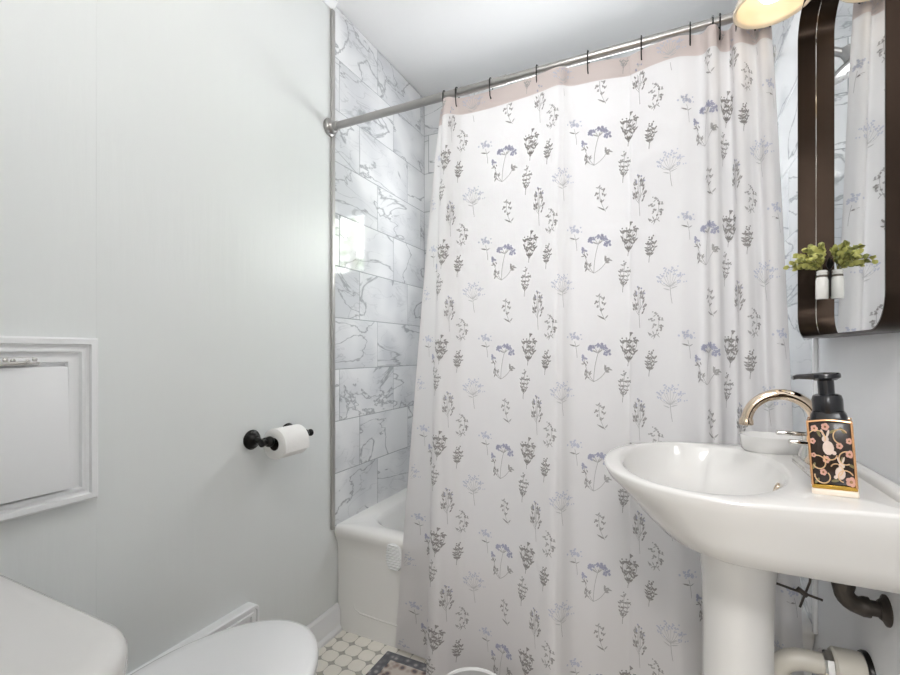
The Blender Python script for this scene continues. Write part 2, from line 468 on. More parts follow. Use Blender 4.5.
# raised line along the apron foot
m.tube([(-1.085, 1.4095, .125), (-1.08, 1.4095, .10), (-1.055, 1.4095, .088), (-.95, 1.4095, .084), (.20, 1.4095, .084), (.225, 1.4095, .1), (.23, 1.4095, .125)],
       [.002, .0035, .0045, .0045, .0045, .0035, .002], 10)
m.obj('tub_shell', TUBM, tub, smooth=50)
m = M(); m.lathe([(.0, .008), (.03, .008), (.034, .003), (.034, 0)], 24, T=Matrix.Translation((.10, 1.78, .0755)))
m.obj('drain', CHROME, tub)

# ------------------------------------------------------------------ shower curtain rod
ROD_Y, ROD_Z = 1.358, 1.950
rod = thing('curtain_rod', 'brushed steel curtain rod spanning the tub between both walls', 'curtain rod', (XL, ROD_Y, ROD_Z))
m = M(); m.tube([(XL + .03, ROD_Y, ROD_Z), (-.45, ROD_Y, ROD_Z)], .0135, 20)
m.obj('outer_tube', STEEL, rod)
m = M(); m.tube([(-.46, ROD_Y, ROD_Z), (XR - .03, ROD_Y, ROD_Z)], .0118, 20)
m.obj('inner_tube', STEEL, rod)
for sx, w in ((1, XL), (-1, XR)):
    m = M(); T = Matrix.Translation((w, ROD_Y, ROD_Z)) @ Matrix.Rotation(sx * PI / 2, 4, 'Y')
    m.lathe([(0, 0), (.033, 0), (.034, .004), (.032, .010), (.026, .013), (.024, .016), (.026, .019), (.024, .024), (.018, .028), (.017, .042), (.0145, .044), (0, .044)], 28, T=T)
    m.obj('end_flange', STEEL, rod)

# ------------------------------------------------------------------ curtain
TOP = [(-.700, 1.394), (-.690, 1.392), (-.680, 1.388), (-.668, 1.378), (-.674, 1.360), (-.664, 1.342), (-.645, 1.338), (-.628, 1.350), (-.600, 1.362), (-.52, 1.364), (-.42, 1.357),
       (-.34, 1.347), (-.292, 1.337), (-.272, 1.342), (-.245, 1.356), (-.17, 1.360), (-.100, 1.372), (-.080, 1.368), (-.03, 1.352), (.03, 1.344), (.085, 1.360), (.102, 1.338),
       (.118, 1.340), (.130, 1.366), (.150, 1.374), (.158, 1.351), (.172, 1.348), (.188, 1.362), (.205, 1.374), (.214, 1.356), (.226, 1.356), (.240, 1.374)]
BOT = [(-.875, 1.376), (-.81, 1.374), (-.745, 1.368), (-.695, 1.345), (-.712, 1.315), (-.700, 1.292), (-.665, 1.284), (-.625, 1.308), (-.585, 1.330), (-.51, 1.338), (-.43, 1.326),
       (-.345, 1.300), (-.292, 1.276), (-.268, 1.284), (-.235, 1.318), (-.17, 1.328), (-.100, 1.356), (-.078, 1.350), (-.03, 1.318), (.035, 1.290), (.095, 1.338), (.115, 1.290),
       (.132, 1.292), (.152, 1.340), (.178, 1.362), (.190, 1.315), (.208, 1.306), (.232, 1.338), (.252, 1.358), (.268, 1.322), (.288, 1.322), (.312, 1.350)]
ZT, ZB = 1.931, .028
TOP = [(x, 1.356 + (y - 1.356) * (1.12 if x < .12 and y < 1.375 else 1)) for x, y in TOP]
BOT = [(x, 1.322 + (y - 1.322) * (1.22 if -.6 < x < .15 and y < 1.35 else 1)) for x, y in BOT]
BOT = [(x, 1.342 + (y - 1.342) * .62 if x > -.06 else y) for x, y in BOT]      # the right part hangs clear of the sink
def cr(pts, t):
    n = len(pts) - 1; k = min(int(t), n - 1); f = t - k
    p0, p1, p2, p3 = pts[max(k - 1, 0)], pts[k], pts[k + 1], pts[min(k + 2, n)]
    return [.5 * (2 * p1[i] + (p2[i] - p0[i]) * f + (2 * p0[i] - 5 * p1[i] + 4 * p2[i] - p3[i]) * f * f + (3 * p1[i] - p0[i] - 3 * p2[i] + p3[i]) * f ** 3) for i in (0, 1)]
NS, NZ = 620, 90
params = [i * (len(TOP) - 1) / NS for i in range(NS + 1)]
top = [cr(TOP, t) for t in params]; bot = [cr(BOT, t) for t in params]
def blend(z):
    t = (ZT - z) / (ZT - ZB)
    return max(0, t) ** .85
def cpoint(i, z):
    """column i (float) of the curtain at height z"""
    k = min(int(i), NS - 1); f = i - k; b = blend(z)
    a = [top[k][q] + (top[k + 1][q] - top[k][q]) * f for q in (0, 1)]
    c = [bot[k][q] + (bot[k + 1][q] - bot[k][q]) * f for q in (0, 1)]
    x = a[0] + (c[0] - a[0]) * b; y = a[1] + (c[1] - a[1]) * b
    y += .0022 * math.sin(3.1 * z + x * 9) * b
    return Vector((x, y, z))
arcs = [0.0]
for i in range(NS):
    arcs.append(arcs[-1] + (cpoint(i + 1, 1.0) - cpoint(i, 1.0)).length)
def col_of(p):
    lo, hi = 0, NS
    while hi - lo > 1:
        md = (lo + hi) // 2
        if arcs[md] <= p: lo = md
        else: hi = md
    return lo + (p - arcs[lo]) / max(arcs[hi] - arcs[lo], 1e-9)
def surf(p, z, d):
    i = col_of(p)
    a = cpoint(max(i - .5, 0), z); b = cpoint(min(i + .5, NS), z)
    t = b - a; n = Vector((t.y, -t.x, 0)).normalized()
    return cpoint(i, z) + n * d
HEMZ = ZT - .056
curt = thing('shower_curtain', 'white shower curtain printed with grey and lilac wildflowers', 'shower curtain', (-.25, ROD_Y, ZB))
zs = [ZB + (HEMZ - ZB) * j / NZ for j in range(NZ + 1)]
m = M()
vs = [cpoint(i, z) for z in zs for i in range(NS + 1)]
m.add(vs, [[j * (NS + 1) + i, j * (NS + 1) + i + 1, (j + 1) * (NS + 1) + i + 1, (j + 1) * (NS + 1) + i] for j in range(NZ) for i in range(NS)])

# printed flower motifs: lists of (polygon, ink) in metres, y up
def leaf(x, y, a, l, w):
    c, s = math.cos(a), math.sin(a)
    pts = [(0, 0), (l * .3, w * .42), (l * .7, w * .32), (l, 0), (l * .7, -w * .32), (l * .3, -w * .42)]
    return [(x + px * c - py * s, y + px * s + py * c) for px, py in pts]
def dot(x, y, r, rr):
    k = 7; ph = rr.uniform(0, 6)
    return [(x + r * rr.uniform(.7, 1.15) * math.cos(ph + 2 * PI * i / k), y + r * rr.uniform(.7, 1.15) * math.sin(ph + 2 * PI * i / k)) for i in range(k)]
def stroke(pts, w, ink):
    out = []
    for (x0, y0), (x1, y1) in zip(pts, pts[1:]):
        dx, dy = x1 - x0, y1 - y0; l = math.hypot(dx, dy) or 1
        nx, ny = -dy / l * w / 2, dx / l * w / 2
        out.append(([(x0 + nx, y0 + ny), (x1 + nx, y1 + ny), (x1 - nx, y1 - ny), (x0 - nx, y0 - ny)], ink))
    return out
def bez(p, q, bend, n=6):
    mx, my = (p[0] + q[0]) / 2 - (q[1] - p[1]) * bend, (p[1] + q[1]) / 2 + (q[0] - p[0]) * bend
    return [((1 - t) ** 2 * p[0] + 2 * t * (1 - t) * mx + t * t * q[0], (1 - t) ** 2 * p[1] + 2 * t * (1 - t) * my + t * t * q[1]) for t in [i / n for i in range(n + 1)]]
def umbel(seed):                       # A: lilac domed head, side heads and leaves
    r = random.Random(seed); o = []
    base = (-.004, -.046)
    for q, b in (((.008, .030), .08), ((-.026, .012), .15), ((.026, -.014), -.2), ((-.024, -.030), .1)):
        o += stroke(bez(base, q, b), .0011, 1)
    for k in range(62):
        t = r.uniform(-.15, 1.05); a = R(140 - 160 * t); rad = r.uniform(.55, 1.05)
        o.append((dot(.006 + .026 * math.cos(a) * rad, .024 + .021 * math.sin(a) * rad, r.uniform(.0019, .0034), r), 3))
    for k in range(9): o.append((leaf(.006, .022, R(r.uniform(20, 170)), .016, .0014), 1))
    for k in range(9): o.append((dot(-.026 + r.gauss(0, .004), .012 + r.gauss(0, .004), .0026, r), 3))
    for k in range(5): o.append((leaf(-.022 + r.gauss(0, .003), -.003 + r.gauss(0, .003), r.uniform(0, 6.3), .008, .003), 0))
    for k in range(9): o.append((leaf(.022 + r.gauss(0, .004), -.018 + r.gauss(0, .004), r.uniform(-.5, 2.2), .011, .0045), 1))
    for k in range(10): o.append((leaf(-.020 + r.gauss(0, .003), -.030 + r.gauss(0, .003), r.uniform(0, 6.3), .010, .0035), r.choice((0, 1))))
    return o
def spray(seed, h, w, nb, ll, lw, ink, tip, dens=5, lean=0.0, tail=.25):      # leafy branching sprig
    r = random.Random(seed); o = []
    base = (-lean * .5, -h / 2); fork = (-lean * .3, -h / 2 + h * tail)
    o += stroke(bez(base, fork, .05, 3), .0011, ink)
    for k in range(nb):
        f = k / (nb - 1) if nb > 1 else .5
        tx = -w / 2 + w * f + lean * .5; ty = h / 2 - abs(f - .5) * h * .35 - r.uniform(0, h * .12)
        path = bez(fork, (tx, ty), (.5 - f) * .35, 8)
        o += stroke(path, .0009, ink)
        for q in range(dens):
            px, py = path[1 + int((len(path) - 2) * (q + .5) / dens)]
            for sgn in (-1, 1):
                if r.random() < .85:
                    o.append((leaf(px, py, R(90 + sgn * r.uniform(25, 75)), ll * r.uniform(.7, 1.1), lw), ink if r.random() < .7 else tip))
        for q in range(4):
            o.append((dot(tx + r.gauss(0, .0025), ty + r.gauss(0, .0025), .0021, r), tip))
    return o
def paletree(seed, ink, h=.095):                                             # H: pale airy flower head
    r = random.Random(seed); o = []
    base = (.004, -h / 2); fork = (0, -.01)
    o += stroke(bez(base, fork, .04, 4), .0010, 1)
    for k in range(9):
        a = R(170 - 160 * k / 8); l = .034 * (1 if k % 2 else .78)
        q = (l * .8 * math.cos(a), -.004 + l * math.sin(a))
        o += stroke(bez(fork, q, (k - 4) * -.05, 4), .0008, 2)
        for z in range(7): o.append((dot(q[0] + r.gauss(0, .0045), q[1] + r.gauss(0, .0035), .0018, r), ink))
    for k in range(4): o.append((leaf(.0, -.018 + k * .003, R((160, 20, 140, 40)[k]), .016, .003), 2))
    return o
def tuft(seed, ink):                                                         # I: round pale head, one dark leaf
    r = random.Random(seed); o = []
    o += stroke(bez((.006, -.036), (0, .004), -.06, 5), .0010, 1)
    for k in range(30):
        a = R(r.uniform(10, 170)); l = r.uniform(.006, .022)
        o.append((dot(l * math.cos(a), .006 + l * math.sin(a) * .9, r.uniform(.0018, .0028), r), ink))
    o.append((leaf(.003, -.008, R(165), .017, .0042), 0)); o.append((leaf(.002, -.010, R(30), .012, .0028), 1))
    return o
def stalk(seed, h, ink, tip, n=8, ll=.011):                                  # narrow upright sprig
    r = random.Random(seed); o = []
    path = bez((-.004, -h / 2), (.004, h / 2), r.uniform(-.12, .12), 10)
    o += stroke(path, .0010, ink)
    for k in range(n):
        px, py = path[1 + int(8.9 * k / n)]
        for sgn in (-1, 1):
            o.append((leaf(px, py, R(90 + sgn * r.uniform(20, 60)), ll * r.uniform(.7, 1.1) * (1 - .35 * k / n), .0034), ink if r.random() < .75 else tip))
    return o
def bud_sprig(seed):                                                         # G: S-curved stem, flower clusters, hooked foot
    r = random.Random(seed); o = []
    o += stroke(bez((-.006, -.024), (.004, .034), -.22, 8), .0010, 1)
    o += stroke(bez((-.010, -.020), (.008, -.020), .75, 8), .0016, 1)
    for qx, qy, n in ((.000, .034, 7), (-.011, .020, 6), (.010, .022, 5), (-.004, .008, 5), (.013, .004, 7), (.007, -.006, 4)):
        for k in range(n): o.append((dot(qx + r.gauss(0, .003), qy + r.gauss(0, .003), r.uniform(.0016, .0027), r), r.choice((0, 1, 1))))
        o.append((leaf(qx, qy - .003, r.uniform(-2.5, .3), .008, .0028), 1))
    for k in range(6): o.append((leaf(-.009 + r.gauss(0, .003), -.018 + r.gauss(0, .004), r.uniform(.8, 2.4), .009, .0032), 1))
    return o
def corner_sprig(seed):                                                      # C: small sprig with one long leaf at its foot
    r = random.Random(seed); o = []
    o += stroke(bez((.012, -.030), (-.002, .026), .16, 8), .0010, 1)
    o.append((leaf(.012, -.028, R(150), .022, .0044), 0)); o.append((leaf(.011, -.026, R(52), .012, .0036), 1))
    for qx, qy in ((-.003, .026), (.007, .020), (-.010, .012), (.006, .008), (-.006, .000), (.004, -.008)):
        for k in range(3): o.append((leaf(qx + r.gauss(0, .0015), qy + r.gauss(0, .0015), R(r.uniform(20, 160)), .008, .0036), r.choice((0, 1))))
        o.append((dot(qx, qy + .004, .0020, r), 1))
    return o
def tall_branch(seed):                                                       # D: leafy branch on a long bare stem
    r = random.Random(seed); o = []
    o += stroke(bez((.004, -.050), (.002, .040), .03, 8), .0010, 1)
    for k in range(30):
        t = r.uniform(0, 1); side = r.choice((-1, 1)); y = -.020 + .050 * t; wdt = .017 * (1 - .55 * t)
        x = .002 + side * r.uniform(.15, 1) * wdt
        o.append((leaf(x, y, R(90 - side * r.uniform(5, 55)), r.uniform(.007, .011), .0044), r.choice((0, 0, 1))))
    for k in range(6):
        a = (-.014, -.008, .004, .012, .016, -.002)[k]
        o += stroke(bez((.003, -.022 + k * .004), (a, .012 + .005 * (k % 3)), .1 * (1 if a < 0 else -1), 4), .0008, 1)
    for qx, qy in ((.003, .044), (-.006, .034), (.010, .030)):
        for k in range(6): o.append((dot(qx + r.gauss(0, .003), qy + r.gauss(0, .0025), .0022, r), r.choice((1, 3))))
    return o
MOTIFS = [(.0, .0, umbel(1)), (.25, .22, spray(2, .074, .016, 3, .0095, .0038, 0, 1, 4, .004, .18)), (.04, .50, corner_sprig(3)),
          (.39, .50, tall_branch(4)), (.30, .88, spray(5, .080, .034, 5, .0115, .0050, 0, 0, 5, .006, .12)),
          (.50, .0, spray(6, .062, .014, 3, .010, .0042, 0, 0, 4, .006, .2)), (.55, .70, bud_sprig(7)),
          (.67, .31, paletree(8, 4)), (.81, .82, tuft(9, 4))]
pA = arcs[min(range(NS + 1), key=lambda i: abs(cpoint(i, 1.0).x + .463) + (0 if cpoint(i, 1.0).y < 1.36 else 1))]
PX, PZ = .305, .312
PTOT = arcs[-1]
def motif_into(mesh, poly, ink, pc, zc, z0, z1, d, inkbase):
    pts = [(pc + x * 1.2, zc + y * 1.2) for x, y in poly]
    if any(p < .006 or p > PTOT - .006 or z < z0 or z > z1 for p, z in pts): return
    mesh.add([surf(p, z, d) for p, z in pts], [list(range(len(pts)))], inkbase + ink)
hem = M()
NH = 5
hz = [HEMZ + (ZT - HEMZ) * j / NH for j in range(NH + 1)]
def hpt(i, z, d):
    a = cpoint(max(i - 1, 0), z); b = cpoint(min(i + 1, NS), z); t = b - a
    return cpoint(i, z) + Vector((t.y, -t.x, 0)).normalized() * d
for d in (-.0007, .0007):
    hem.add([hpt(i, z, d) for z in hz for i in range(NS + 1)],
            [[j * (NS + 1) + i, j * (NS + 1) + i + 1, (j + 1) * (NS + 1) + i + 1, (j + 1) * (NS + 1) + i] for j in range(NH) for i in range(NS)])
kx = 0
for kx in range(-4, 6):
    for kz in range(-3, 6):
        for mx, mz, motif in MOTIFS:
            pc = pA + (kx + mx) * PX; zc = 1.372 - (kz + mz) * PZ
            if pc < -.05 or pc > PTOT + .05 or zc < -.06 or zc > 2.0: continue
            for n_, (poly, ink) in enumerate(motif):
                d = .0009 + (n_ % 5) * .00008
                motif_into(m, poly, ink, pc, zc, ZB + .012, HEMZ - .002, d, 1)
                if zc > HEMZ - .06: motif_into(hem, poly, min(ink + 1, 2) if ink < 3 else ink, pc, zc, HEMZ + .001, ZT - .002, d + .0008, 1)
m.obj('fabric', [FABRIC] + INK, curt, smooth=None, recalc=False)
hem.obj('top_hem', [HEM] + INK, curt, smooth=None, recalc=False)
# side and bottom seams
m = M()
for (i0, i1) in ((0, 5), (NS - 5, NS)):
    cols = [i0 + (i1 - i0) * k / 3 for k in range(4)]
    m.add([hpt(i, z, .0006) for z in zs for i in cols], [[j * 4 + k, j * 4 + k + 1, (j + 1) * 4 + k + 1, (j + 1) * 4 + k] for j in range(NZ) for k in range(3)])
m.add([hpt(i, z, .0008) for z in (ZB, ZB + .024) for i in range(NS + 1)], [[i, i + 1, NS + 2 + i, NS + 1 + i] for i in range(NS)])
m.obj('edge_seam', FABRIC, curt, smooth=None, recalc=False)

# hooks
hook_x = [-.668, -.622, -.503, -.352, -.202, -.059, .060, .112, .128, .163, .205, .236]
ords = ['first from the left end', 'second from the left', 'third from the left', 'fourth from the left', 'fifth from the left', 'sixth from the left',
        'seventh from the left', 'eighth from the left, at the bunched right part', 'ninth from the left, in the bunched right part',
        'tenth from the left, beside the lamp shade', 'second from the right wall, behind the lamp shade', 'nearest the right wall, behind the lamp shade']
def hook_mesh(depth):
    k = M(); c = Vector((0, 0, 0))
    a = arc(c, (0, 1, 0), (0, 0, 1), .0165, -35, 195, 14)
    pts = a + [Vector((0, -.0150, -.022)), Vector((0, -.012 + depth, -.034)), Vector((0, -.010 + depth, -.044)), Vector((0, -.004 + depth, -.050)), Vector((0, .002 + depth, -.045))]
    k.tube(pts, .0017, 8); k.ball(a[0], .0026, n=8)
    return k
hm = None
for x, od in zip(hook_x, ords):
    if hm is None:
        o = hook_mesh(0.0).obj('curtain_hook', BLACK); hm = o
    else:
        o = hm.copy(); COL.objects.link(o)
    o.location = (x, ROD_Y, ROD_Z)
    tag(o, 'black wire curtain hook on the rod, ' + od, 'curtain hook', 'curtain hooks on the rod')

# liner inside the tub
m = M(); NLx, NLz = 120, 30; zl0, zl1 = .30, 1.925
def lpt(i, j):
    s = i / NLx; z = zl0 + (zl1 - zl0) * j / NLz; t = 1 - j / NLz
    x = (-.700 + (-.925 + .700) * t) * (1 - s) + (.205 + .075 * t) * s
    y = 1.402 + .115 * t + (.004 + .008 * t) * math.sin(s * 46 + .6 * math.sin(s * 9))
    return Vector((x, y, z))
m.add([lpt(i, j) for j in range(NLz + 1) for i in range(NLx + 1)], [[j * (NLx + 1) + i, j * (NLx + 1) + i + 1, (j + 1) * (NLx + 1) + i + 1, (j + 1) * (NLx + 1) + i] for j in range(NLz) for i in range(NLx)])
tag(m.obj('shower_liner', LINER, smooth=None, recalc=False), 'translucent plain shower liner hanging inside the tub behind the floral curtain', 'shower liner')

# ------------------------------------------------------------------ shower head
SY = 1.82
sh = thing('wall_shower', 'chrome shower head on a wall arm, seen in the mirror', 'shower head', (XR - T_, SY, 2.05))
m = M(); m.lathe([(0, 0), (.03, 0), (.03, .003), (.012, .012), (0, .012)], 24, T=Matrix.Translation((XR - T_, SY, 2.08)) @ Matrix.Rotation(-PI / 2, 4, 'Y')); m.obj('escutcheon', CHROME, sh)
m = M(); m.tube([(XR - T_, SY, 2.08), (.24, SY, 2.08), (.205, SY, 2.072), (.135, SY, 2.035)], .0125, 14); m.obj('arm', STEEL, sh)
T = Matrix.Translation((.118, SY, 2.022)) @ Matrix.Rotation(R(30), 4, 'Y')
m = M(); m.lathe([(0, .03), (.017, .03), (.019, .02), (.019, .0), (.024, -.012), (.07, -.024), (.076, -.03), (.076, -.036), (.07, -.039), (0, -.039)], 32, T=T)
for k in range(24):
    a = 2 * PI * k / 12; rr_ = .03 if k < 12 else .055
    m.ball(T @ Vector((rr_ * math.cos(a), rr_ * math.sin(a), -.039)), .003, n=6)
m.obj('spray_plate', STEEL, sh)

# ------------------------------------------------------------------ ribbed scrubber hanging on the apron
m = M()
cxs, cys, czs = -.890, 1.3885, .347
m.box(cxs - .028, cxs + .03, cys - .006, cys + .008, czs - .05, czs + .05, .006, 3)
prof = rrect(-.03, .034, -.052, .052, .029, 8)
m = M()
m.loft([[Vector((cxs + p.x * s, cys - d, czs + p.y * s)) for p in prof] for s, d in ((.95, -.006), (1, 0), (.98, .004), (.9, .0065))])
for k in range(10):
    zz = czs - .042 + .0093 * k; hw = .031 * math.sqrt(max(.1, 1 - ((zz - czs) / .056) ** 2))
    m.box(cxs + .002 - hw, cxs + .002 + hw, cys - .011, cys - .004, zz - .0022, zz + .0022, .0015, 2)
scr = m.obj('bath_scrubber', PLASTIC)
tag(scr, 'small white ribbed oval scrubber on the tub apron at the curtain edge', 'bath scrubber')

# ------------------------------------------------------------------ bath mat and bin
RX0, RX1, RY0, RY1 = -.905, -.15, .90, 1.372
mt = thing('bath_mat', 'small patterned bath mat with dark border on the tiled floor', 'bath mat', ((RX0 + RX1) / 2, (RY0 + RY1) / 2, .0016))
m = M(); m.loft([rrect(RX0 + .035, RX1 - .035, RY0 + .035, RY1 - .035, .002, 2, .0018), rrect(RX0 + .035, RX1 - .035, RY0 + .035, RY1 - .035, .002, 2, .0085)]); m.obj('field', RUGF, mt)
m = M()
fr = [rrect(RX0, RX1, RY0, RY1, .004, 3, .0017), rrect(RX0, RX1, RY0, RY1, .004, 3, .009), rrect(RX0 + .036, RX1 - .036, RY0 + .036, RY1 - .036, .002, 3, .009), rrect(RX0 + .036, RX1 - .036, RY0 + .036, RY1 - .036, .002, 3, .0017)]
m.loft(fr + [fr[0]], False, False); m.obj('border', RUGB, mt)

bn = thing('waste_basket', 'small round white open waste basket in front of the curtain', 'waste basket', (-.436, 1.045, .0095))
T = Matrix.Translation((-.436, 1.045, .0095))
m = M(); m.lathe([(0, .0), (.072, .0), (.074, .004), (.088, .215), (.0905, .218), (.0915, .222), (.090, .226), (.0865, .226), (.085, .22)], 40, T=T); m.obj('bin_wall', BIN, bn)
m = M(); m.lathe([(.085, .22), (.071, .008), (0, .006)], 40, T=T); m.obj('bin_inside', BINI, bn)

# ------------------------------------------------------------------ toilet
tc = thing('toilet', 'white two-piece toilet with closed lid against the door-side wall', 'toilet', (-.80, .11, 0))
cx = -.80
m = M()
def tk(z, a, b, r): return rrect(cx - .225 + a, cx + .225 - a, .112, .300 - b, r, 8, z)
m.loft([tk(.385, .03, .03, .05), tk(.41, .012, .012, .05), tk(.55, .006, .006, .05), tk(.715, .0, .0, .05)]); m.obj('tank', PORC, tc, smooth=50)
m = M()
def tl(z, e):
    pts = rrect(cx - .262 + e, cx + .284 - e, .108 + e * .3, .315 - e, .095, 10, z)
    return [Vector((p.x, p.y + (.022 * (1 - ((p.x - cx - .01) / .28) ** 2) if p.y > .2 else 0), p.z)) for p in pts]
m.loft([tl(.714, .008), tl(.720, .0), tl(.742, .0), tl(.750, .004), tl(.754, .012), tl(.7555, .03), tl(.756, .08)]); m.obj('tank_lid', PORC, tc, smooth=60)
cx = -.811
def egg(z, hw, y0, y1, n=48):
    """seat outline: rounded front, squarer back"""
    out = []; ym = y0 + (y1 - y0) * .42
    for k in range(n):
        t = 2 * PI * k / n; c, s_ = math.cos(t), math.sin(t)
        if s_ >= 0: out.append(Vector((cx + hw * c, ym + (y1 - ym) * s_, z)))
        else:
            e = .62
            out.append(Vector((cx + hw * (abs(c) ** e) * (1 if c > 0 else -1), ym - (ym - y0) * abs(s_) ** e, z)))
    return out
m = M()
m.loft([egg(0, .105, .26, .62), egg(.02, .11, .25, .63), egg(.10, .10, .25, .62), egg(.20, .11, .24, .66), egg(.30, .155, .22, .76), egg(.365, .178, .20, .815), egg(.384, .182, .20, .822), egg(.386, .17, .21, .81)])
m.obj('bowl', PORC, tc, smooth=50)
m = M(); m.loft([egg(.386, .176, .365, .828), egg(.390, .182, .36, .834), egg(.398, .182, .36, .834), egg(.402, .176, .365, .828)]); m.obj('seat', PLASTIC, tc, smooth=60)
m = M(); m.loft([egg(.4025, .178, .37, .830), egg(.408, .184, .365, .838), egg(.420, .184, .365, .838), egg(.4275, .180, .37, .834), egg(.4315, .170, .38, .823), egg(.4335, .148, .40, .80), egg(.435, .10, .45, .74)]); m.obj('lid', PLASTIC, tc, smooth=60)
for sx in (-1, 1):
    m = M(); m.tube([(cx + sx * .075 - .02, .352, .409), (cx + sx * .075 + .02, .352, .409)], .0085, 14)
    m.box(cx + sx * .075 - .014, cx + sx * .075 + .014, .335, .362, .386, .404, .003)
    m.obj('hinge', BLACK, tc)

# ------------------------------------------------------------------ tilt-out wall cabinet (left wall)
cy0, cy1, cz0, cz1 = .215, .5685, .765, 1.121
cab = thing('wall_cabinet', 'white recessed wall cabinet with stepped moulding and tilted door', 'cabinet', (XL, (cy0 + cy1) / 2, cz0))
m = M()
steps = [(0, 0), (0, .020), (.004, .023), (.014, .023), (.016, .016), (.020, .014), (.026, .018), (.030, .018), (.033, .011), (.038, .010), (.046, .013), (.052, .012), (.054, .004)]
m.loft([[Vector((XL + d, p.x, p.y)) for p in rrect(cy0 + e, cy1 - e, cz0 + e, cz1 - e, .001, 1)] for e, d in steps], False, True)
m.obj('frame', TRIMW, cab, smooth=25)
dr0, dr1, dz0, dz1 = cy0 + .058, cy1 - .056, cz0 + .036, cz1 - .062
T = Matrix.Translation((XL + .015, 0, dz1)) @ Matrix.Rotation(R(-2.2), 4, 'Y')
m = M(); m.box(-.0115, .004, dr0, dr1, -(dz1 - dz0), 0, .0015, 2, T=T)
dr = m.obj('door', TRIMW, cab)
m = M()
hy = (cy0 + cy1) / 2; hzz = dz1 + .011
m.loft([[Vector((XL + .005 + d, hy + p.x * s, hzz + p.y * s)) for p in rrect(-.078, .078, -.008, .010, .008, 5)] for s, d in ((1, 0), (1.0, .004), (.92, .007))])
for k in range(13):
    yy = hy - .068 + .0113 * k
    m.ball((XL + .013, yy, hzz + .001 + .004 * math.sin(k * 1.7)), .0048, sc=(.7, 1, .9), n=8)
m.tube([(XL + .010, hy - .055, hzz), (XL + .026, hy - .045, hzz - .002), (XL + .030, hy, hzz - .003), (XL + .026, hy + .045, hzz - .002), (XL + .010, hy + .055, hzz)], .0038, 10)
m.obj('handle', CHROME, dr)

# small moulded panel low on the left wall
m = M()
prof = rrect(.52, 1.002, .118, .318, .022, 6)
cyc, czc = .761, .218
def pr(e, d):
    return [Vector((XL + d, p.x, p.y)) for p in rrect(.52 + e, 1.002 - e, .118 + e, .318 - e, max(.022 - e, .004), 6)]
m.loft([pr(0, 0), pr(0, .030), pr(.003, .034), pr(.010, .034), pr(.012, .030), pr(.020, .030), pr(.022, .034), pr(.029, .034), pr(.032, .028), pr(.06, .027)], False, True)
tag(m.obj('access_panel', TRIMW, smooth=30), 'low white moulded panel with rounded corner on the wall beside the toilet', 'wall panel')

# ------------------------------------------------------------------ toilet paper holder and roll
HZ_ = .817; HX = XL + .077
hd = thing('toilet_paper_holder', 'black metal toilet paper holder on the left wall', 'toilet paper holder', (XL, 1.072, HZ_))
for y in (.998, 1.146):
    T = Matrix.Translation((XL, y, HZ_)) @ Matrix.Rotation(PI / 2, 4, 'Y')
    m = M(); m.lathe([(0, 0), (.030, 0), (.031, .004), (.027, .008), (.026, .011), (.022, .013), (.016, .020), (.012, .026), (0, .026)], 28, T=T); m.obj('wall_flange', BLACK, hd)
    m = M(); m.lathe([(.0115, .022), (.0085, .034), (.0065, .044), (.0075, .050), (.0105, .054), (.0115, .060), (0, .060)], 20, T=T)
    m.ball((HX, y, HZ_), .0165, sc=(1, .95, 1)); m.obj('arm', BLACK, hd)
m = M(); m.tube([(HX, .99, HZ_), (HX, 1.155, HZ_)], .0075, 14)
m.obj('spindle', BLACK, hd)
for y, s in ((.982, -1), (1.162, 1)):
    m = M(); m.lathe([(.0075, -.006), (.0095, .0), (.0095, .010), (.0120, .014), (.0115, .019), (0, .020)], 18, T=Matrix.Translation((HX, y - s * .004, HZ_)) @ Matrix.Rotation(-s * PI / 2, 4, 'X'))
    m.obj('finial', BLACK, hd)
rl = thing('toilet_paper_roll', 'white toilet paper roll on the black holder', 'toilet paper', (HX, 1.072, HZ_))
T = Matrix.Translation((HX, 1.067, HZ_ - .011)) @ Matrix.Rotation(-PI / 2, 4, 'X')
m = M(); m.lathe([(.020, -.0515), (.0455, -.0515), (.0475, -.050), (.0475, .050), (.0455, .0515), (.020, .0515)], 44, T=T)
m.tube([(HX + .0475, 1.018, HZ_ - .011), (HX + .0475, 1.118, HZ_ - .011)], .0006, 6)
m.loft([[Vector((HX + a, y, HZ_ - .011 + b)) for a, b in ((.0478, 0.0), (.0485, -.012), (.0475, -.024), (.0455, -.022), (.0465, -.012), (.0465, 0))] for y in (1.0175, 1.1175)])
m.obj('paper', PAPER, rl, smooth=50)
m = M(); m.lathe([(.020, -.0512), (.0195, -.051), (.0195, .051), (.020, .0512)], 30, T=T); m.obj('core', CORE, rl)

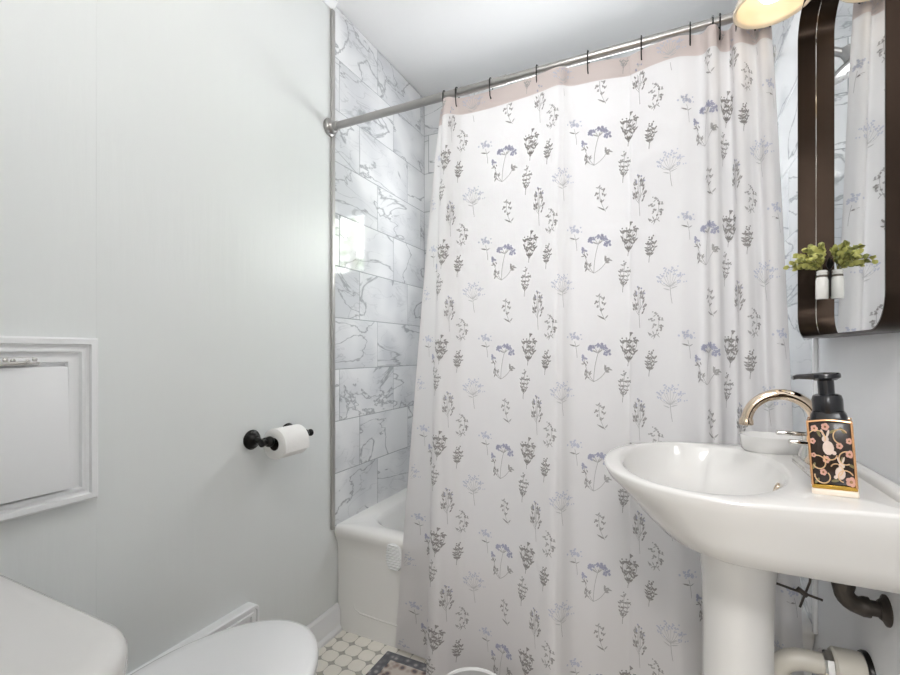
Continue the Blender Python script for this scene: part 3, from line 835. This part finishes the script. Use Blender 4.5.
# ------------------------------------------------------------------ pedestal sink
SC = 1.06
sink = thing('pedestal_sink', 'white porcelain pedestal sink on the right wall', 'sink', (.13, SC, 0))
NP = 72
def dshape(xf, hw, xb, z, pw=2.25, corner=.03, xs=.10):
    """D outline: curved front at xf, straight sides behind xs, square back at xb"""
    out = []
    n1 = 44
    for k in range(n1 + 1):
        t = -PI / 2 + PI * k / n1
        c, s_ = math.cos(t), math.sin(t)
        out.append(Vector((xs - (xs - xf) * abs(c) ** (2 / pw), SC - hw * abs(s_) ** (2 / pw) * (1 if s_ > 0 else -1), z)))
    n2 = NP - n1 - 1
    # go round the back from (xs, SC-hw) to (xs, SC+hw)
    pts = [(xs + (xb - corner - xs) * i / 8, SC - hw) for i in range(1, 9)]
    pts += [(xb - corner + corner * math.sin(R(a)), SC - hw + corner - corner * math.cos(R(a))) for a in (30, 60, 90)]
    pts += [(xb, SC - hw + corner + (2 * hw - 2 * corner) * i / 5) for i in range(1, 5)]
    pts += [(xb - corner + corner * math.cos(R(a)), SC + hw - corner + corner * math.sin(R(a))) for a in (0, 30, 60)]
    pts += [(xs + (xb - corner - xs) * (8 - i) / 8, SC + hw) for i in range(0, 9)]
    return [Vector((a, b, z)) for a, b in out_xy(out)] + [Vector((a, b, z)) for a, b in pts]
def out_xy(o): return [(v.x, v.y) for v in o][::1]
XBK = XR - .002
def outer(xf, hw, z, xb=XBK, corner=.012, xs=.13, pw=2.2): 
    f = [v for v in dshape(xf, hw, xb, z, pw, corner, xs)]
    return f
def bowl(x0, x1, hw, z, n):
    cxm = (x0 + x1) / 2; rx = (x1 - x0) / 2
    return [Vector((cxm, SC, z))] * 0 + [(cxm, rx, hw, z)]
# outline points are ordered front curve (far side -> near side reversed) then the back
proto = dshape(-.121, .250, XBK, .86)
NPT = len(proto)
cen = Vector((.055, SC, 0))
def ell(xc, rx, hw, z, pw=2.1, dx=0.0):
    """inner bowl ring with one point per outline point, matched by direction"""
    out = []
    for p in proto:
        d = Vector((p.x - xc, (p.y - SC), 0)); a = math.atan2(d.y / hw, d.x / rx)
        c, s_ = math.cos(a), math.sin(a)
        out.append(Vector((xc + dx + rx * abs(c) ** (2 / pw) * (1 if c > 0 else -1), SC + hw * abs(s_) ** (2 / pw) * (1 if s_ > 0 else -1), z)))
    return out
def zdeck(v, base=.8585):
    """rim top: level at the front, rising a little towards the wall with a back ledge"""
    t = max(0, min(1, (v.x - .10) / .20))
    return base + .010 * t * t * (3 - 2 * t)
def deckify(r, base=.8585): return [Vector((v.x, v.y, zdeck(v, base))) for v in r]
rings = [outer(.070, .070, .690, .20, .03, .13), outer(.055, .10, .704, .24, .03, .13), outer(.020, .165, .734, .295, .03, .14),
         outer(-.020, .212, .748, XBK, .02, .14), outer(-.055, .225, .780, XBK, .014, .14), outer(-.085, .237, .812, XBK, .012, .14), outer(-.113, .248, .838, XBK, .012, .13),
         deckify(outer(-.121, .251, .853, XBK, .012, .13), .854), deckify(outer(-.1205, .2505, .858, XBK, .012, .13), .8585), deckify(outer(-.117, .247, .860, XBK - .001, .012, .13), .8608),
         deckify(ell(.061, .152, .221, .86), .8612), deckify(ell(.061, .146, .216, .858), .8595), deckify(ell(.061, .142, .211, .85), .851), ell(.061, .131, .190, .815), ell(.060, .104, .145, .778),
         ell(.058, .058, .078, .752), ell(.058, .022, .024, .744)]
m = M(); m.loft(rings, True, True)
# back ledge along the wall
m.box(XR - .026, XR - .002, SC - .243, SC + .243, .862, .884, .007, 3)
m.obj('basin', PORC, sink, smooth=52)
m = M(); m.lathe([(0, .003), (.017, .003), (.021, .001), (.021, -.004)], 24, T=Matrix.Translation((.058, SC, .7455))); m.obj('drain_ring', CHROME, sink)
m = M(); T = Matrix.Translation((.1915, SC - .015, .829)) @ Matrix.Rotation(R(-70), 4, 'Y')
m.lathe([(.0055, -.001), (.0055, .002), (.0095, .002), (.0095, -.002)], 20, T=T @ Matrix.Diagonal((1.25, .8, 1, 1))); m.obj('overflow_ring', NICKEL, sink)
m = M()
def ped(z, rx, ry, xo=0.0):
    out = [Vector((.131 + xo + rx * math.cos(R(25 + 310 * k / 36)), SC + ry * math.sin(R(25 + 310 * k / 36)), z)) for k in range(37)]
    return out + [Vector((.131 + xo + (rx - .012) * math.cos(R(335 - 310 * k / 36)), SC + (ry - .012) * math.sin(R(335 - 310 * k / 36)), z)) for k in range(37)]
m.loft([ped(0, .10, .11), ped(.03, .10, .11), ped(.06, .085, .092), ped(.12, .070, .074), ped(.25, .062, .066), ped(.55, .061, .064), ped(.65, .064, .068), ped(.69, .070, .074), ped(.715, .085, .09)])
m.obj('pedestal', PORC, sink, smooth=60)

# faucet
FX, FZ = .258, .867
fc = thing('faucet', 'polished gooseneck faucet with two handles on the sink deck', 'faucet', (FX, SC, FZ))
m = M(); m.loft([[Vector((FX + p.x * s, SC + p.y * s, FZ - .003 + z)) for p in rrect(-.026, .026, -.078, .078, .018, 6)] for s, z in ((1, 0), (1, .010), (.93, .016), (.85, .018))]); m.obj('base_plate', CHROME, fc)
m = M()
ctr = (FX - .056, SC, .952)
pts = [(FX, SC, .875), (FX, SC, .915), (FX, SC, .945)] + arc(ctr, (1, 0, 0), (0, 0, 1), .056, 4, 168, 18) + [(FX - .1125, SC, .954)]
m.tube(pts, [.0125, .0115, .011] + [.0105] * 12 + [.010] * 7 + [.010], 18)
m.lathe([(.019, 0), (.019, .008), (.0145, .016), (.013, .03)], 22, T=Matrix.Translation((FX, SC, .878)), cap0=True)
m.lathe([(0, -.002), (.0118, -.002), (.0125, 0), (.0125, .006), (.0105, .012), (0, .012)], 20, T=Matrix.Translation((FX - .1125, SC, .948)))
m.obj('spout', NICKEL, fc, smooth=60)
for s in (-1, 1):
    m = M(); T = Matrix.Translation((FX, SC + s * .052, .880))
    m.lathe([(.018, 0), (.017, .010), (.0125, .022), (.0115, .040), (.013, .044), (0, .046)], 20, T=T, cap0=True)
    m.box(FX - .055, FX + .008, SC + s * .052 - .006, SC + s * .052 + .006, .922, .931, .003, 2)
    m.obj('handle', CHROME, fc, smooth=60)

# soap dish
sd = thing('soap_dish', 'small white oval soap dish at the far end of the sink deck', 'soap dish', (.217, 1.236, .8665))
m = M()
def od(z, a, b): return [Vector((.217 + a * math.cos(2 * PI * k / 40), 1.236 + b * math.sin(2 * PI * k / 40), .864 + z)) for k in range(40)]
m.loft([od(0, .052, .040), od(.004, .056, .044), od(.020, .059, .047), od(.034, .061, .049), od(.037, .060, .048), od(.036, .057, .045), od(.020, .051, .040), od(.014, .04, .03)])
m.obj('dish', PORC, sd, smooth=60)

# soap dispenser
BX, BY, BZ = .243, .905, .8675
sp = thing('soap_dispenser', 'black foam soap pump in a dark floral sleeve with gold trim', 'soap dispenser', (BX, BY, BZ))
ROT = Matrix.Translation((BX, BY, BZ)) @ Matrix.Rotation(R(-4.0), 4, 'Y') @ Matrix.Rotation(R(-15), 4, 'Z')
W, D, HB = .0262, .022, .114
m = M(); m.box(-W - .002, W + .002, -D - .002, D + .002, .000, .010, .0025, 2, T=ROT); m.obj('base', CREAM, sp)
m = M(); m.box(-W - .001, W + .001, -D - .001, D + .001, .010, .0165, .001, 1, T=ROT); m.obj('gold_band', GOLDY, sp)
m = M(); m.box(-W, W, -D, D, .0165, HB, .003, 2, T=ROT)
FACE = lambda x, z, d: ROT @ Vector((x * .84, -D - d, z))
def blob(mm, x, z, rx, rz, d, mi, rot=0.0, n=14):
    c, s_ = math.cos(rot), math.sin(rot)
    pts = [(rx * math.cos(2 * PI * k / n), rz * math.sin(2 * PI * k / n)) for k in range(n)]
    mm.loft([[FACE(x + (p * c - q * s_) * f, z + (p * s_ + q * c) * f, dd) for p, q in pts] for f, dd in ((1, 0), (.92, d))], False, True, mi)
def vine(mm, pts, r, mi):
    mm.tube([FACE(x, z, .0003) for x, z in pts], r, 6, mi)
rs = random.Random(11)
curl = lambda cx_, cz_, r0, a0, a1, k=.0: [(cx_ + r0 * (1 - k * i / 14) * math.cos(R(a0 + (a1 - a0) * i / 14)), cz_ + r0 * (1 - k * i / 14) * math.sin(R(a0 + (a1 - a0) * i / 14))) for i in range(15)]
for a in ((-.018, .088, .016, 200, -20), (.016, .094, .013, 250, 30), (-.020, .050, .012, 100, -160), (.020, .058, .012, 80, 300), (-.014, .030, .013, 170, 400), (.016, .030, .012, 20, 250), (.0, .066, .012, 200, 340), (.004, .042, .011, -60, 150)):
    vine(m, curl(*a, .35), .0009, 5)
for x, z, r_ in ((-.022, .104, .0045), (-.006, .107, .005), (-.026, .084, .004), (.012, .078, .0042), (.026, .086, .004), (-.008, .056, .0048), (-.014, .036, .0044), (.024, .024, .0065), (.025, .066, .005), (-.026, .062, .0032)):
    for k in range(5):
        blob(m, x + r_ * .62 * math.cos(2 * PI * k / 5), z + r_ * .62 * math.sin(2 * PI * k / 5), r_ * .62, r_ * .62, .0004, 2, n=8)
    blob(m, x, z, r_ * .4, r_ * .4, .0006, 1, n=8)
def rabbit(x, z, s, f):
    blob(m, x, z, .0078 * s, .0105 * s, .0006, 3); blob(m, x - f * .003 * s, z + .013 * s, .0048 * s, .0050 * s, .0007, 3)
    blob(m, x - f * .006 * s, z + .022 * s, .0017 * s, .0060 * s, .0006, 3, .35 * f); blob(m, x + f * .001 * s, z + .0215 * s, .0017 * s, .0060 * s, .0006, 3, -.3 * f)
    blob(m, x + f * .0075 * s, z - .007 * s, .0030 * s, .0030 * s, .0007, 3)
rabbit(-.004, .074, 1.05, 1); rabbit(.010, .036, .92, -1)
for x, z, a in ((.004, .100, .5), (.018, .102, 2.2), (-.027, .045, 1.2), (.002, .024, .2), (.027, .048, 2.6), (-.024, .022, .9), (.014, .056, 1.4), (-.016, .096, 2.0)):
    blob(m, x, z, .0058, .0022, .0004, 4, a, 10)
m.obj('sleeve', [SLEEVE, GOLD, DPINK, RABBIT, OLIVE, VINE], sp, smooth=30)
m = M()
for sx in (-1, 1):
    for sy in (-1, 1):
        m.box(sx * W - .0016, sx * W + .0016, sy * D - .0016, sy * D + .0016, .014, HB + .002, .0008, 1, T=ROT)
for sy in (-1, 1):
    m.tube([ROT @ Vector((-W + 2 * W * k / 10, sy * D, HB + .003 * math.sin(PI * k / 10))) for k in range(11)], .0016, 8)
    m.tube([ROT @ Vector((sy * W, -D + 2 * D * k / 6, HB)) for k in range(7)], .0016, 8)
m.obj('gold_edge', GOLD, sp)
m = M()
m.loft([[ROT @ Vector((p.x * s, p.y * s2, z)) for p in rrect(-.0235, .0235, -.0195, .0195, .010, 6)] for s, s2, z in ((1, 1, .02), (1, 1, HB + .002), (.95, .97, HB + .010), (.84, .9, HB + .015))])
m.obj('bottle', PUMP, sp)
m = M()
m.lathe([(.0185, HB + .013), (.0195, HB + .016), (.0195, HB + .034), (.0178, HB + .040), (.014, HB + .042), (0, HB + .042)], 32, T=ROT, cap0=True); m.obj('collar', PUMP, sp)
pm = M(); pm.lathe([(.0105, HB + .040), (.0105, HB + .066), (0, HB + .066)], 24, T=ROT)
pm.lathe([(0, HB + .063), (.014, HB + .064), (.0195, HB + .068), (.0195, HB + .0735), (.0175, HB + .0755), (0, HB + .0765)], 28, T=ROT)
T = ROT @ Matrix.Rotation(R(14), 4, 'Z')
pm.loft([[T @ Vector((x, y * w_, HB + .070 + z * h_ + dz)) for y, z in ((-1, -.6), (-.6, -1), (.6, -1), (1, -.6), (1, .6), (.6, 1), (-.6, 1), (-1, .6))] for x, w_, h_, dz in ((.0, .0145, .005, .0003), (-.018, .0105, .0046, .0006), (-.036, .0068, .0036, .0012), (-.042, .0055, .0032, -.0004))])
pm.obj('pump_head', PUMP, sp, smooth=50)

# ------------------------------------------------------------------ plumbing under the sink
wp = thing('water_pipe', 'dark iron elbow pipe from the wall under the sink', 'pipe', (XR, .992, .65))
m = M(); m.lathe([(0, 0), (.025, 0), (.025, .002), (.019, .005), (.015, .010), (0, .010)], 28, T=Matrix.Translation((XR, .992, .658)) @ Matrix.Rotation(-PI / 2, 4, 'Y')); m.obj('wall_flange', IRON, wp)
m = M(); m.tube([(XR - .002, .992, .658), (.298, .992, .658)], .0125, 16); m.obj('nipple', IRON, wp)
m = M()
pts = [(.311, .992, .658), (.303, .992, .658)] + [Vector((.301 - .024 * math.sin(R(a)), .992, .682 - .024 * math.cos(R(a)))) for a in (10, 25, 40, 55, 70, 85)] + [(.277, .992, .688), (.277, .992, .698)]
m.tube(pts, [.0165, .0165] + [.0145] * 6 + [.0165, .0165], 18)
m.obj('elbow', IRON, wp, smooth=50)
m = M(); m.tube([(.277, .992, .692), (.277, .992, .738)], .0105, 16); m.obj('riser', IRON, wp)

TZ, TY = .503, 1.066
dp = thing('drain_trap', 'cream plastic drain trap with large nut under the sink', 'drain trap', (XR, TY, .40))
m = M()
m.tube([(.285, TY, TZ), (.240, TY, TZ)] + [Vector((.240 - .045 * math.sin(R(a)), TY, TZ - .045 + .045 * math.cos(R(a)))) for a in (15, 30, 45, 60, 75, 90)] + [(.195, TY, .44)], .0190, 20)
m.tube([(.195, TY, .442)] + [Vector((.170 + .025 * math.cos(R(a)), TY, .44 + .025 * math.sin(R(a)))) for a in (0, -30, -60, -90, -120, -150, -180)] + [(.145, TY, .45)], .0185, 20)
m.obj('bend', PVC, dp, smooth=60)
T = Matrix.Translation((XR, TY, TZ)) @ Matrix.Rotation(-PI / 2, 4, 'Y')
m = M(); m.lathe([(.020, .052), (.030, .054), (.034, .050), (.035, .016), (.034, .008), (0, .008)], 40, T=T)
m.obj('nut', PVC, dp)
m = M(); m.lathe([(.020, .068), (.0265, .068), (.0285, .064), (.0285, .052), (.020, .052)], 8, T=T); m.obj('compression_ring', CHROME, dp, smooth=20)
m = M(); m.lathe([(0, .0085), (.037, .0085), (.039, .005), (.039, .0), (0, 0)], 40, T=T); m.obj('gasket', BLACK, dp)

lk = thing('drain_linkage', 'thin dark pop-up drain rod with clip under the sink', 'drain rod', (.24, 1.10, .584))
m = M(); m.tube([(.16, 1.10, .634), (.276, 1.10, .608)], .0024, 10); m.obj('rod', IRON, lk)
m = M(); m.tube([(.262, 1.1045, .690), (.2572, 1.1045, .637), (.2414, 1.1045, .584)], .0022, 8); m.obj('strap', IRON, lk)
m = M(); m.box(-.010, .010, -.004, .004, -.0045, .0045, .0015, 2, T=Matrix.Translation((.244, 1.099, .617)) @ Matrix.Rotation(R(34), 4, 'Y')); m.obj('clip', IRON, lk)

# ------------------------------------------------------------------ mirror
MY0, MY1, MZ0, MZ1 = .857, 1.337, 1.121, 1.898
GX = .322; FXR = .2874
mr = thing('wall_mirror', 'tall rounded wall mirror in a deep dark metal frame', 'mirror', (XR, (MY0 + MY1) / 2, MZ0))
def mout(e, rt=.068, rb=.058, k=12):
    out = []
    for cy_, cz_, a, r in ((MY1 - rt, MZ1 - rt, 0, rt), (MY0 + rt, MZ1 - rt, 90, rt), (MY0 + rb, MZ0 + rb, 180, rb), (MY1 - rb, MZ0 + rb, 270, rb)):
        for i in range(k + 1):
            t = R(a + 90 * i / k); out.append((cy_ + (r - e) * math.cos(t), cz_ + (r - e) * math.sin(t)))
    return out
m = M()
prof = [(0, XR - .001), (0, FXR + .0006), (.0006, FXR), (.0034, FXR), (.004, FXR + .0006), (.004, GX + .003)]
m.loft([[Vector((x, a, b)) for a, b in mout(e)] for e, x in prof], False, False)
m.obj('frame', BRONZE, mr, smooth=40)
m = M(); g0 = [Vector((GX, a, b)) for a, b in mout(.0042)]; g1 = [Vector((GX + .004, a, b)) for a, b in mout(.0042)]
m.loft([g0, g1], True, True); m.obj('glass', MIRROR, mr, smooth=30)
m = M(); m.tube([Vector((GX - .0004, a, b)) for a, b in mout(.0048)] + [Vector((GX - .0004, *mout(.0048)[0]))], .0005, 6); m.obj('inner_bead', CHROME, mr)

# little jar stuck on the mirror
JX, JY, JZ = GX - .0132, 1.235, 1.205
jr = thing('jar_vase', 'tiny white jar with twine stuck to the mirror', 'vase', (JX, JY, JZ))
T = Matrix.Translation((JX, JY, JZ)) @ Matrix.Diagonal((.87, .87, 1, 1))
m = M(); m.lathe([(0, 0), (.0115, 0), (.0130, .002), (.0130, .040), (.0115, .046), (.0095, .049), (.0095, .052), (.0112, .053), (.0112, .056), (.0100, .057), (.0112, .058), (.0112, .061), (.0095, .0625), (.0082, .061), (.0082, .045), (0, .045)], 28, T=T); m.obj('jar', JAR, jr)
m = M()
for k in range(3): m.tube([T @ Vector((.0108 * math.cos(2 * PI * i / 20), .0108 * math.sin(2 * PI * i / 20), .0485 + .0012 * k)) for i in range(21)], .0008, 6)
for s in (-1, 1):
    m.tube([T @ Vector((.0110, 0, .050))] + [T @ Vector((.0115 + .001 * math.sin(i), s * .004 * math.sin(PI * i / 6) * 1.4, .050 + .009 * math.sin(PI * i / 7))) for i in range(1, 7)], .0008, 6)
m.obj('twine', TWINE, jr)
m = M(); m.lathe([(0, .0035), (.0035, .0035), (.009, .0012), (.010, 0), (0, 0)], 20, T=Matrix.Translation((GX, JY, JZ + .076)) @ Matrix.Rotation(-PI / 2, 4, 'Y') @ Matrix.Diagonal((1.35, .9, 1.6, 1)))
m.box(GX - .0025, GX - .0005, JY - .002, JY + .002, JZ + .005, JZ + .076, .0005, 1)
m.obj('hook_strip', BLACK, jr)
gr = thing('greenery_bunch', 'bunch of yellow-green leaf sprigs in the tiny white jar', 'artificial plant', (JX, JY, JZ + .05))
rg = random.Random(5)
st = M(); lv = M()
def oval_leaf(p, d, l, w, mi):
    d = d.normalized(); side = d.cross(Vector((rg.uniform(-.9, .3), rg.uniform(-1.2, -.1), rg.uniform(-.2, .9)))).normalized(); up = side.cross(d)
    pts = []
    for t, ww, h in ((0, .12, 0), (.22, .82, .10), (.55, 1, .12), (.84, .74, .06), (1, .12, -.02)):
        c = p + d * l * t + up * l * h
        pts.append((c - side * w * ww * .5 + up * w * .1 * ww, c, c + side * w * ww * .5 + up * w * .1 * ww))
    vs = [q for tr in pts for q in tr]
    lv.add(vs, [[3 * k + j, 3 * k + j + 1, 3 * k + 4 + j, 3 * k + 3 + j] for k in range(4) for j in (0, 1)], mi)
o0 = Vector((JX, JY, JZ + .058))
sprigs = [(-.058, .004, .016), (-.050, -.01, .024), (-.038, .02, .040), (-.030, -.016, .045), (-.014, .012, .056), (-.006, -.02, .052), (-.020, .03, .034), (-.030, -.004, .026),
          (-.012, -.034, .030), (.004, .016, .050), (-.004, .044, .044), (-.022, -.028, .022), (-.018, .006, .046), (-.04, .012, .012)]
for dx, dy, dz in sprigs:
    e = o0 + Vector((dx, dy, dz)); c1 = o0 + Vector((dx * .25, dy * .25, dz * .75 + .008))
    pth = [o0 * (1 - t) ** 2 + c1 * 2 * t * (1 - t) + e * t * t for t in [k / 7 for k in range(8)]]
    pth = [Vector((min(q.x, GX - .003), q.y, q.z)) for q in pth]
    st.tube(pth, .0007, 6)
    for k in range(2, 8):
        for s in (-1, 1):
            d = (pth[k] - pth[k - 1]).normalized() * .6 + Vector((rg.uniform(-.6, .25), s * rg.uniform(.2, .8), rg.uniform(-.1, .7)))
            p = pth[k]
            tip = p + d.normalized() * .012
            if tip.x > GX - .003: d.x -= 1.2
            oval_leaf(p, d, rg.uniform(.0095, .014), rg.uniform(.010, .0135), 0 if rg.random() < .62 else 1)
    oval_leaf(pth[-1], pth[-1] - pth[-2], .011, .006, 0)
for v in lv.v:
    if v.x > GX - .0015: v.x = GX - .0015
st.tube([o0 - Vector((0, 0, .012)), o0 + Vector((0, 0, .004))], .003, 8)
st.obj('stems', STEM, gr); lv.obj('leaves', [LEAFY, LEAFD], gr, smooth=None, recalc=False)

# ------------------------------------------------------------------ vanity light above the mirror
vl = thing('vanity_light', 'wall light with cream dome shades lit above the mirror', 'wall light', (XR, 1.055, 2.02))
m = M(); m.box(XR - .022, XR, .80, 1.31, 2.00, 2.06, .006, 3); m.obj('backplate', STEEL, vl)
for ly in (1.258, .842):
    LX, LZ = .224, 1.890
    T = Matrix.Translation((LX, ly, LZ)) @ Matrix.Diagonal((1.08, 1.08, 1, 1))
    m = M(); m.tube([(XR - .02, ly, 2.03), (.26, ly, 2.035), (.235, ly, 2.03), (LX, ly, 2.015), (LX, ly, 1.99)], .008, 12); m.obj('arm', STEEL, vl)
    m = M()
    pr_ = [(.066, .001), (.0695, -.0015), (.0722, .0), (.0728, .004), (.0700, .008), (.0690, .013), (.0640, .032), (.052, .056), (.036, .075), (.022, .085), (.020, .100), (.0, .100)]
    inn = [(.0, .096), (.018, .094), (.020, .083), (.034, .072), (.050, .053), (.0615, .030), (.0655, .012), (.0635, .006), (.066, .001)]
    m.lathe(inn + pr_[1:], 44, T=T); sh_ = m.obj('shade', SHADE, vl, smooth=50)
    m = M(); m.lathe([(0, .012), (.010, .013), (.020, .019), (.0265, .030), (.027, .038), (.0235, .050), (.016, .062), (.0125, .072), (.0125, .083), (0, .083)], 24, T=T); m.obj('bulb', BULBM, vl)

cl = thing('fill_globe', 'added glowing fill globe, out of view in the front half of the bathroom', 'fill light', (-.28, .42, H))  # unseen globe, added only to brighten walls, floor and curtain
m = M(); m.lathe([(0, 0), (.07, 0), (.07, -.015), (.02, -.03), (.02, -.10), (.05, -.11), (.05, -.125)], 32, T=Matrix.Translation((-.28, .42, H))); m.obj('fill_globe_mount', STEEL, cl)
m = M(); m.ball((-.28, .42, H - .225), .115, n=32); m.obj('globe', FILL_GLOW, cl)

# ------------------------------------------------------------------ tree outside the window
tr = thing('tree', 'green leafy tree outside the bathroom window', 'tree', (1.2, 4.6, 0))
m = M(); m.tube([(1.2, 4.6, -.5), (1.2, 4.6, 1.0), (1.25, 4.62, 2.2), (1.3, 4.6, 3.2)], [.09, .08, .06, .03], 10); m.obj('trunk', BARK, tr)
m = M(); rt = random.Random(8)
for k in range(1500):
    a = rt.uniform(0, 2 * PI); rr_ = rt.uniform(.2, 1.0) ** .6
    c = Vector((1.25 + .8 * rr_ * math.cos(a), 4.6 + .7 * rr_ * math.sin(a) * rt.uniform(.3, 1), 2.2 + rt.uniform(-1.0, 1.3)))
    d = Vector((rt.gauss(0, 1), rt.gauss(0, 1), rt.gauss(0, 1))).normalized(); e = d.orthogonal().normalized(); l = rt.uniform(.05, .10)
    m.add([c - d * l, c + e * l * .45, c + d * l, c - e * l * .45], [[0, 1, 2, 3]])
m.obj('foliage', LEAFT, tr, smooth=None, recalc=False)
